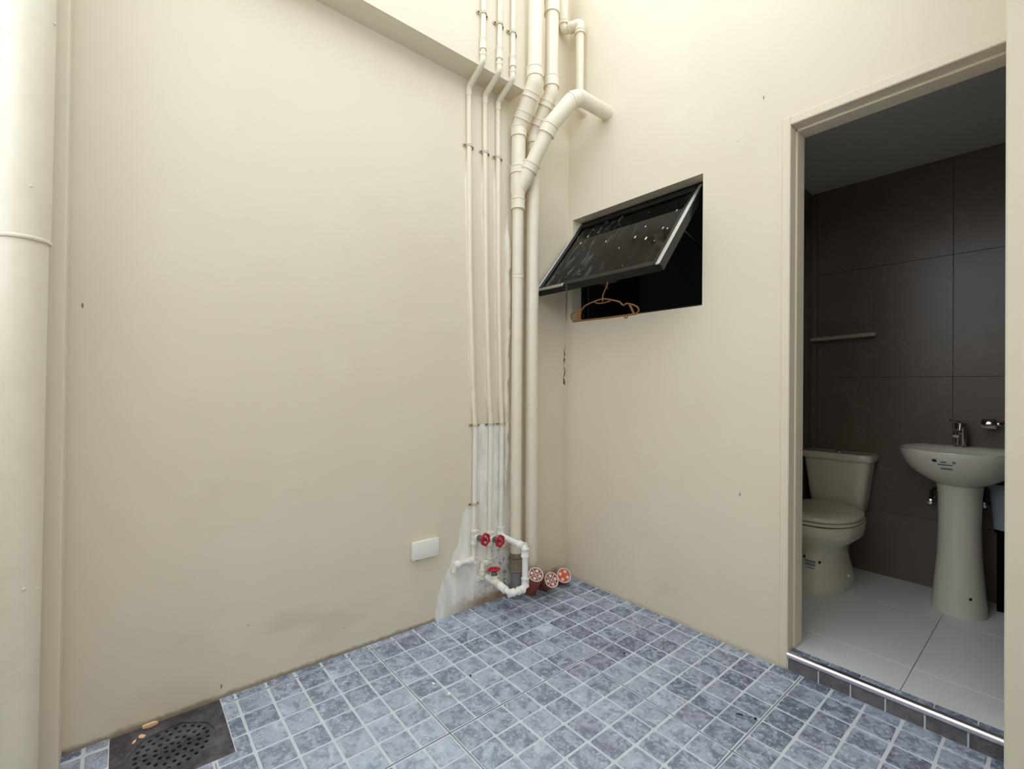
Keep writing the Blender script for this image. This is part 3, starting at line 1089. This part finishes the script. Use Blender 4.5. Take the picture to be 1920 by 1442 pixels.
# ---- orange capped stubs
def stub(base, c, label, bright=False, ribs=0):
    base, c = Vector(base), Vector(c)
    ax = (c - base).normalized()
    t_ = thing('capped_pipe', label, 'pipe', (base.x, base.y, 0), 'capped orange stubs in the corner')
    L = (c - base).length
    b = bmesh.new()
    prof = [(0, .033), (L - .035, .033), (L - .034, .0365)]
    for k in range(4):
        d = L - .034 + k * .008
        prof += [(d + .001, .0385), (d + .004, .0385), (d + .005, .0365)]
    prof += [(L, .0365)]
    lathe(b, prof, base, ax, 28)
    link('pipe_body', b, M['orange'], t_, 40)
    # cap: rim, sunken field, four petals, cross ribs
    ref = Vector((0, 0, 1))
    u = (ref - ax * ref.dot(ax)).normalized()
    v = ax.cross(u)
    b = bmesh.new()
    lathe(b, [(-.004, .0355), (-.004, .0385), (.004, .0385), (.006, .037), (.006, .0335), (.002, .0325), (.002, 0)], c, ax, 28)
    cp = link('end_cap', b, M['orange_bright'] if bright else M['cap_field'], t_, 40)
    b = bmesh.new()
    lathe(b, [(.0055, .0325), (.0072, .034), (.0072, .0375), (.0055, .0386), (.0055, .0325)], c, ax, 28, False)
    link('cap_rim', b, M['cap_white'], cp, 40)
    for k in range(4):
        a = PI / 4 + k * PI / 2 + ribs
        d = u * math.cos(a) + v * math.sin(a)
        e = -u * math.sin(a) + v * math.cos(a)
        b = bmesh.new()
        pts = [d * (.021 + .0085 * math.cos(q * PI / 4)) + e * .0085 * math.sin(q * PI / 4) for q in range(8)]
        loft(b, [[c + p + ax * hgt for p in pts] for hgt in (.001, .0048)])
        link('cap_boss', b, M['cap_white'], cp)
    if not bright:
        b = bmesh.new()
        for k in range(2):
            a = ribs + k * PI / 2
            d = u * math.cos(a) + v * math.sin(a)
            tube(b, [c - d * .032 + ax * .003, c + d * .032 + ax * .003], .0022, 6)
        link('cap_rib', b, M['cap_white'], cp)
    return t_
AXS = Vector((.72, -.28, .52)).normalized()
c1 = Vector((.155, -.377, .135)); c2 = Vector((.158, -.270, .083)); c3 = Vector((.125, -.143, .064))
stub((.075, -.335, .025), c1, 'orange capped stub pipe nearest the white loop', False, .3)
stub((.03, -.225, -.004), c2, 'orange capped stub pipe in the middle of three', False, .9)
stub((.03, -.085, -.004), c3, 'orange capped stub pipe with bright orange face, in the corner', True, .35)

# ---- big downpipe at the left edge
dp = thing('downpipe', 'large cream downpipe standing at the far left edge', 'pipe', (.16, -2.17, 0))
def dpx(z):
    return (.158 + .001 * z, -2.1715 + .0035 * (z - 1) + (.004 if z > 1.9 else 0))
b = bmesh.new()
tube(b, [(*dpx(0), 0), (*dpx(1.432), 1.432)], .0475, 32)
link('lower_pipe', b, M['pipe'], dp, 60)
b = bmesh.new()
tube(b, [(*dpx(1.428), 1.428), (*dpx(TOP), TOP)], .0515, 32)
link('upper_pipe', b, M['pipe'], dp, 60)
b = bmesh.new()
lathe(b, [(-.003, .047), (-.003, .0525), (0, .0535), (.004, .0530), (.007, .0505)], (*dpx(1.432), 1.432), (0, 0, 1), 32)
link('socket_lip', b, M['pipe'], dp, 40)
for (z, a, s) in ((1.56, 20, .004), (.55, 60, .005), (.56, 25, .005), (2.0, 70, .004)):
    b = bmesh.new()
    x, y = dpx(z)
    rr = .0475 if z < 1.43 else .0515
    d = Vector((math.cos(math.radians(a)), math.sin(math.radians(a)), 0))
    p = Vector((x, y, z)) + d * rr
    lathe(b, [(-.001, s), (.0008, s * .8), (.0016, s * .3)], p, d, 8)
    link('paint_drip', b, M['pipe'], dp, 60)

# ------------------------------------------------------------------ blank box on the left wall
jb = thing('junction_box', 'white blank electrical cover box on the left wall', 'box', (0, -.92, .345))
link('cover', newbox((.012, -.990, .306), (.024, -.858, .386), .003, 2), M['box_white'], jb, 40)
link('back_box', newbox((-.002, -.985, .311), (.012, -.863, .381), .001), M['box_white'], jb)
link('cable_gland', newbox((.0, -.970, .300), (.012, -.950, .311), .001), M['speck'], jb)

# ------------------------------------------------------------------ floor drain
dr = thing('floor_drain', 'dark square metal floor drain with a round holed grate', 'drain', (.143, -1.848, 0))
cxr, cyr, RR = .153, -1.845, .107
def plate(lo, hi, holes, z, th, outer=None, seg=16):
    verts, edges_ = [], []
    loops = []
    if outer is None:
        loops.append([(lo[0], lo[1]), (hi[0], lo[1]), (hi[0], hi[1]), (lo[0], hi[1])])
    else:
        loops.append([(outer[0] + outer[2] * math.cos(2 * PI * k / 48), outer[1] + outer[2] * math.sin(2 * PI * k / 48)) for k in range(48)])
    for (hx, hy, hr, n) in holes:
        loops.append([(hx + hr * math.cos(2 * PI * k / n), hy + hr * math.sin(2 * PI * k / n)) for k in range(n)])
    for lp in loops:
        s = len(verts)
        verts += [Vector(p) for p in lp]
        edges_ += [(s + k, s + (k + 1) % len(lp)) for k in range(len(lp))]
    vo, eo, fo, *_ = delaunay_2d_cdt(verts, edges_, [], 1, 1e-6)
    b = bmesh.new()
    top = [b.verts.new((p.x, p.y, z)) for p in vo]
    keep = []
    for f in fo:
        cx_ = sum(vo[i].x for i in f) / len(f)
        cy_ = sum(vo[i].y for i in f) / len(f)
        if any((cx_ - hx) ** 2 + (cy_ - hy) ** 2 < (hr * .9) ** 2 for hx, hy, hr, n in holes):
            continue
        try:
            keep.append(b.faces.new([top[i] for i in f]))
        except ValueError:
            pass
    ex = bmesh.ops.extrude_face_region(b, geom=keep)
    for v in ex['geom']:
        if isinstance(v, bmesh.types.BMVert):
            v.co.z -= th
    return b
link('frame_plate', plate((DR[0] + .003, DR[2] + .002), (DR[1] - .002, DR[3] - .002), [(cxr, cyr, RR, 48)], -.004, .006), M['drain'], dr)
holes = []
for (rad, n, ph) in ((.018, 6, 0), (.042, 12, .2), (.066, 18, 0), (.088, 24, .1)):
    for k in range(n):
        a = ph + 2 * PI * k / n
        holes.append((cxr + rad * math.cos(a), cyr + rad * math.sin(a), .0062, 8))
link('grate', plate(None, None, holes, -.007, .005, (cxr, cyr, RR - .001)), M['drain'], dr)
b = bmesh.new()
lathe(b, [(0, RR - .012), (.002, RR - .010), (.0025, RR - .004), (.002, RR)], (cxr, cyr, -.0065), (0, 0, 1), 48)
b.free()
b = bmesh.new()
box(b, (DR[0] + .004, DR[2] + .003, -.08), (DR[1] - .003, DR[3] - .003, -.04))
link('sump', b, M['dark'], dr)

# ------------------------------------------------------------------ litter on the floor
def flake(name, x, y, z, s, mat, label, cat, group=None, th=.0015, rot=0):
    b = bmesh.new()
    n = 7
    rs = [random.uniform(.7, 1.15) for _ in range(n)]
    pts = [(s[0] * rs[k] * math.cos(2 * PI * k / n), s[1] * rs[k] * math.sin(2 * PI * k / n)) for k in range(n)]
    c, sn = math.cos(rot), math.sin(rot)
    loft(b, [[Vector((c * px - sn * py, sn * px + c * py, hh + random.uniform(0, th * .3))) for px, py in pts] for hh in (0, th)])
    o = link(name, b, mat, None, None, (x, y, z))
    tag(o, label, cat, group)
    return o
flake('paint_chip', .395, -1.100, .0003, (.008, .005), M['chip'], 'white paint chip on the floor tiles, farther left of two', 'chip', 'white paint chips', .002)
flake('paint_chip', .478, -1.087, .0003, (.006, .006), M['chip'], 'white paint chip on the floor tiles, right of two', 'chip', 'white paint chips', .003)
flake('dirt_crumb', .441, -.971, .0003, (.005, .004), M['speck'], 'dark crumb on a tile joint in mid floor', 'crumb', 'dark crumbs', .003)
flake('dirt_crumb', 1.209, -.379, .0003, (.005, .005), M['speck'], 'round dark crumb on a tile in front of the doorstep', 'crumb', 'dark crumbs', .003)
flake('dirt_crumb', 1.168, -.398, .0003, (.013, .004), M['speck'], 'long dark smudge on a tile in front of the doorstep', 'crumb', 'dark crumbs', .001, .5)
flake('dirt_crumb', .712, -.405, .0003, (.004, .004), M['speck'], 'small dark crumb on a tile below the window', 'crumb', 'dark crumbs', .003)
flake('dry_leaf', .050, -1.915, -.0035, (.012, .010), M['leaf'], 'orange dry leaf scrap lying on the drain plate', 'leaf', 'leaf scraps', .002, .4)
flake('dry_leaf', .012, -1.893, -.0035, (.007, .020), M['leaf'], 'narrow orange leaf scrap against the wall behind the drain', 'leaf', 'leaf scraps', .008, -.1)
flake('dry_leaf', .064, -1.932, -.0035, (.004, .009), M['leaf'], 'tiny orange leaf scrap nearest the drain holes', 'leaf', 'leaf scraps', .002, 1.0)

# ------------------------------------------------------------------ toilet
TXC = 1.036
FZ = .06
to = thing('toilet', 'off-white close-coupled toilet with its lid down', 'toilet', (TXC, .85, FZ))
S = lambda hx, y0, y1, z, p=2.3, n=44: sect(TXC, (y0 + y1) / 2, hx, (y1 - y0) / 2, z, n, p)
BOWL = [(.112, .648, 1.12, FZ, 2.6), (.116, .642, 1.12, FZ + .02, 2.6), (.112, .655, 1.11, FZ + .06, 2.5), (.100, .675, 1.09, FZ + .12, 2.3), (.094, .690, 1.07, FZ + .18, 2.3),
        (.100, .688, 1.08, FZ + .215, 2.3), (.130, .655, 1.10, FZ + .245, 2.3), (.160, .622, 1.13, FZ + .275, 2.3), (.161, .612, 1.14, FZ + .29, 2.3), (.165, .608, 1.14, FZ + .292, 2.3), (.169, .604, 1.15, FZ + .335, 2.3), (.167, .606, 1.15, FZ + .347, 2.3)]
b = bmesh.new()
loft(b, [S(*q[:4], q[4]) for q in BOWL])
bowl = link('bowl', b, M['bone'], to, 60)
for sx in (-1, 1):
    b = bmesh.new()
    lathe(b, [(0, .009), (.006, .009), (.011, .004)], (TXC + sx * .108, .87, FZ + .07), (sx, 0, .3), 12)
    link('bolt_cap', b, M['box_white'], bowl, 40)
b = bmesh.new()
loft(b, [S(.163, .612, 1.06, FZ + .352), S(.172, .600, 1.07, FZ + .356), S(.172, .600, 1.07, FZ + .366), S(.172, .610, 1.06, FZ + .370)])
link('seat', b, M['bone_seat'], to, 50)
b = bmesh.new()
loft(b, [S(.169, .604, 1.065, FZ + .372), S(.175, .596, 1.07, FZ + .377), S(.176, .595, 1.07, FZ + .390), S(.170, .602, 1.065, FZ + .398), S(.120, .68, 1.03, FZ + .404), S(.04, .78, .95, FZ + .406)])
link('lid', b, M['bone_seat'], to, 50)
b = bmesh.new()
T = lambda hx, y0, y1, z: sect(TXC - .008, (y0 + y1) / 2, hx, (y1 - y0) / 2, z, 44, 6)
loft(b, [T(.110, 1.10, BY - .01, FZ + .345), T(.124, 1.09, BY - .008, FZ + .355), T(.136, 1.082, BY - .006, FZ + .45), T(.158, 1.07, BY - .005, FZ + .63)])
tank = link('tank', b, M['bone'], to, 50)
b = bmesh.new()
loft(b, [T(.168, 1.060, BY - .003, FZ + .628), T(.172, 1.056, BY - .002, FZ + .632), T(.172, 1.056, BY - .002, FZ + .655), T(.166, 1.062, BY - .004, FZ + .666)])
link('tank_lid', b, M['bone'], to, 50)
b = bmesh.new()
lathe(b, [(0, .018), (.004, .018), (.007, .014), (.008, 0)], (TXC - .008, 1.16, FZ + .665), (0, 0, 1), 20)
link('flush_button', b, M['chrome'], to, 40)

def surface_patch(secs, z0, z1, a0, a1, off):
    """a small curved patch lying on a lofted surface (print on it); angles in degrees, 270 faces the door"""
    n = len(secs[0][0])
    def at(z, a):
        for (s0, s1) in zip(secs, secs[1:]):
            if s0[1] <= z <= s1[1]:
                f = (z - s0[1]) / (s1[1] - s0[1])
                k = a / 360 * n
                i, fr = int(k) % n, k - int(k)
                p0 = s0[0][i].lerp(s0[0][(i + 1) % n], fr)
                p1 = s1[0][i].lerp(s1[0][(i + 1) % n], fr)
                q = p0.lerp(p1, f)
                cen = sum((v for v in s0[0]), Vector()) / n
                d = Vector((q.x - cen.x, q.y - cen.y, 0)).normalized()
                return q + d * off
        return Vector(secs[0][0][0])
    b = bmesh.new()
    m = 4
    g = [[b.verts.new(at(z0 + (z1 - z0) * j / 2, a0 + (a1 - a0) * i / m)) for i in range(m + 1)] for j in range(3)]
    for j in range(2):
        for i in range(m):
            b.faces.new((g[j][i], g[j][i + 1], g[j + 1][i + 1], g[j + 1][i]))
    return b
bs = [(S(*q[:4], q[4]), q[3]) for q in BOWL]
for z0, z1, a0, a1, mk in ((FZ + .163, FZ + .176, 250, 257, 'ink_dark'), (FZ + .150, FZ + .160, 256, 280, 'ink_blue'), (FZ + .134, FZ + .147, 258, 280, 'ink_blue'), (FZ + .122, FZ + .128, 260, 278, 'ink_blue'), (FZ + .152, FZ + .164, 286, 292, 'ink_dark')):
    link('printed_mark', surface_patch(bs, z0, z1, a0, a1, .0008), M[mk], bowl)

# ------------------------------------------------------------------ pedestal basin
KX = 1.540
sk = thing('pedestal_sink', 'off-white pedestal washbasin with a chrome tap against the marbled wall', 'sink', (KX, 1.02, FZ))
P = lambda hx, y0, y1, z, p=2.2: sect(KX, (y0 + y1) / 2, hx, (y1 - y0) / 2, z, 44, p)
PED = [(.096, .908, 1.13, FZ), (.096, .908, 1.13, FZ + .012), (.089, .914, 1.125, FZ + .10), (.078, .93, 1.115, FZ + .25), (.074, .94, 1.11, FZ + .40), (.076, .935, 1.12, FZ + .53), (.084, .92, 1.14, FZ + .61)]
b = bmesh.new()
loft(b, [P(*q) for q in PED])
ped = link('pedestal', b, M['bone'], sk, 60)
KB = lambda hx, y0, y1, z, p=2.3: sect(KX, (y0 + y1) / 2, hx, (y1 - y0) / 2, z, 48, p, BY - .004)
BAS = [(.085, .92, 1.15, FZ + .585), (.120, .885, 1.20, FZ + .605), (.165, .845, 1.24, FZ + .635), (.196, .815, 1.28, FZ + .672), (.211, .797, 1.30, FZ + .710), (.216, .790, 1.31, FZ + .736), (.214, .792, 1.31, FZ + .744)]
b = bmesh.new()
secs = [KB(*q) for q in BAS]
inner = [KB(.198, .806, 1.10, FZ + .746), KB(.188, .814, 1.09, FZ + .736), KB(.165, .83, 1.075, FZ + .68), KB(.10, .88, 1.03, FZ + .625), KB(.02, .94, .98, FZ + .615)]
loft(b, secs + inner)
basin = link('basin', b, M['bone'], sk, 50)
b = bmesh.new()
lathe(b, [(0, .013), (.003, .013), (.003, 0)], (KX + .035, 1.091, FZ + .713), (0, -1, .15), 16)
link('overflow_hole', b, M['dark'], basin)
bas = [(s, q[3]) for s, q in zip(secs, BAS)]
for z0, z1, a0, a1, mk in ((FZ + .700, FZ + .712, 254.5, 258.5, 'ink_dark'), (FZ + .698, FZ + .706, 262, 266, 'ink_blue'), (FZ + .697, FZ + .709, 270, 272.5, 'ink_blue'), (FZ + .688, FZ + .692, 259, 270, 'ink_dark'), (FZ + .668, FZ + .677, 261, 270, 'ink_blue')):
    link('printed_mark', surface_patch(bas, z0, z1, a0, a1, .0012), M[mk], basin)
pd = [(P(*q), q[3]) for q in PED]
link('printed_mark', surface_patch(pd, FZ + .085, FZ + .097, 296, 303, .0008), M['ink_dark'], ped)
b = bmesh.new()
FX, FY_, FZ2 = 1.527, 1.165, FZ + .742
lathe(b, [(0, .026), (.006, .026), (.008, .022), (.09, .0215), (.094, .023), (.118, .023), (.122, .018), (.124, 0)], (FX, FY_, FZ2), (0, 0, 1), 22)
tap = link('tap', b, M['chrome'], sk, 40)
b = bmesh.new()
tube(b, fillet([(FX, FY_, FZ2 + .072), (FX - .006, FY_ - .085, FZ2 + .080), (FX - .006, FY_ - .10, FZ2 + .060)], .015, 4), .0115, 14)
link('spout', b, M['chrome'], tap, 60)
b = bmesh.new()
tube(b, [(FX, FY_, FZ2 + .122), (FX - .030, FY_ - .055, FZ2 + .132)], [.008, .005], 10)
link('lever', b, M['chrome'], tap, 60)

# stop valves with hoses, on the wall behind the pedestal
for vx, vz, lab in ((1.415, .515, 'chrome stop valve on the wall left of the pedestal'), (1.606, .535, 'chrome stop valve on the wall right of the pedestal')):
    v = thing('stop_valve', lab, 'valve', (vx, BY, vz), 'stop valves under the basin')
    b = bmesh.new()
    lathe(b, [(0, .022), (.004, .021), (.008, .010), (.034, .010), (.036, .014), (.058, .014), (.062, .008)], (vx, BY, vz), (0, -1, 0), 16)
    link('valve_body', b, M['chrome'], v, 40)
    b = bmesh.new()
    lathe(b, [(-.006, .015), (.006, .015), (.008, .012)], (vx, BY - .066, vz), (0, -1, 0), 12)
    link('knob', b, M['chrome'], v, 40)
    b = bmesh.new()
    sgn = 1 if vx < KX else -1
    tube(b, fillet([(vx, BY - .045, vz + .012), (vx, BY - .045, vz + .06), (KX - sgn * .045, BY - .05, vz + .09), (KX - sgn * .04, BY - .055, vz + .115)], .03, 4), .006, 8)
    link('hose', b, M['hose'], v, 60)

# towel bar, wall tap, grey tub
tb = thing('towel_bar', 'pale horizontal towel bar high on the marbled wall above the toilet', 'rail', (1.0, 1.2, 1.375))
b = bmesh.new()
tube(b, [(.872, 1.195, 1.376), (1.186, 1.195, 1.386)], .0115, 16)
link('bar', b, M['bar'], tb, 60)
b = bmesh.new()
ring_on(b, (.948, 1.195, 1.3785), (1, 0, .03), .011, .0135, .016, 16)
link('collar', b, M['bar'], tb, 40)
for x in (.885, 1.168):
    b = bmesh.new()
    tube(b, [(x, 1.195, 1.376 + (x - .872) * .032), (x, BY, 1.376 + (x - .872) * .032)], .007, 10)
    link('bracket', b, M['bar'], tb, 60)

wt = thing('wall_tap', 'short chrome barrel shaped fitting on a narrow neck, right of the basin tap', 'tap', (1.70, BY, .925))
b = bmesh.new()
lathe(b, [(0, .024), (.003, .0265), (.046, .0265), (.050, .024), (.052, .010), (.062, .0095), (.068, .014), (.078, .022), (.082, .024), (.11, .024)], (1.599, 1.18, .9215), (1, 0, .03), 24)
link('head', b, M['chrome'], wt, 40)
b = bmesh.new()
tube(b, [(1.695, 1.18, .924), (1.695, BY, .924)], .012, 14)
link('wall_mount', b, M['chrome'], wt, 60)

gb = thing('storage_tub', 'pale grey plastic tub with a rim, right of the basin pedestal', 'tub', (1.74, 1.19, FZ))
b = bmesh.new()
R4 = lambda x0, x1, y0, y1, z: sect((x0 + x1) / 2, (y0 + y1) / 2, (x1 - x0) / 2, (y1 - y0) / 2, z, 32, 8)
loft(b, [R4(1.640, 1.86, 1.135, 1.245, .435), R4(1.628, 1.875, 1.125, 1.247, .62), R4(1.622, 1.88, 1.12, 1.248, .622), R4(1.622, 1.88, 1.12, 1.248, .645), R4(1.63, 1.872, 1.128, 1.244, .645), R4(1.645, 1.855, 1.14, 1.238, .45)])
link('tub_body', b, M['grey_tub'], gb, 40)
b = bmesh.new()
for x in (1.665, 1.835):
    for y in (1.15, 1.23):
        box(b, (x - .012, y - .012, FZ), (x + .012, y + .012, .42), .002)
box(b, (1.645, 1.135, .42), (1.855, 1.245, .436), .002)
link('stand', b, M['dark'], gb)
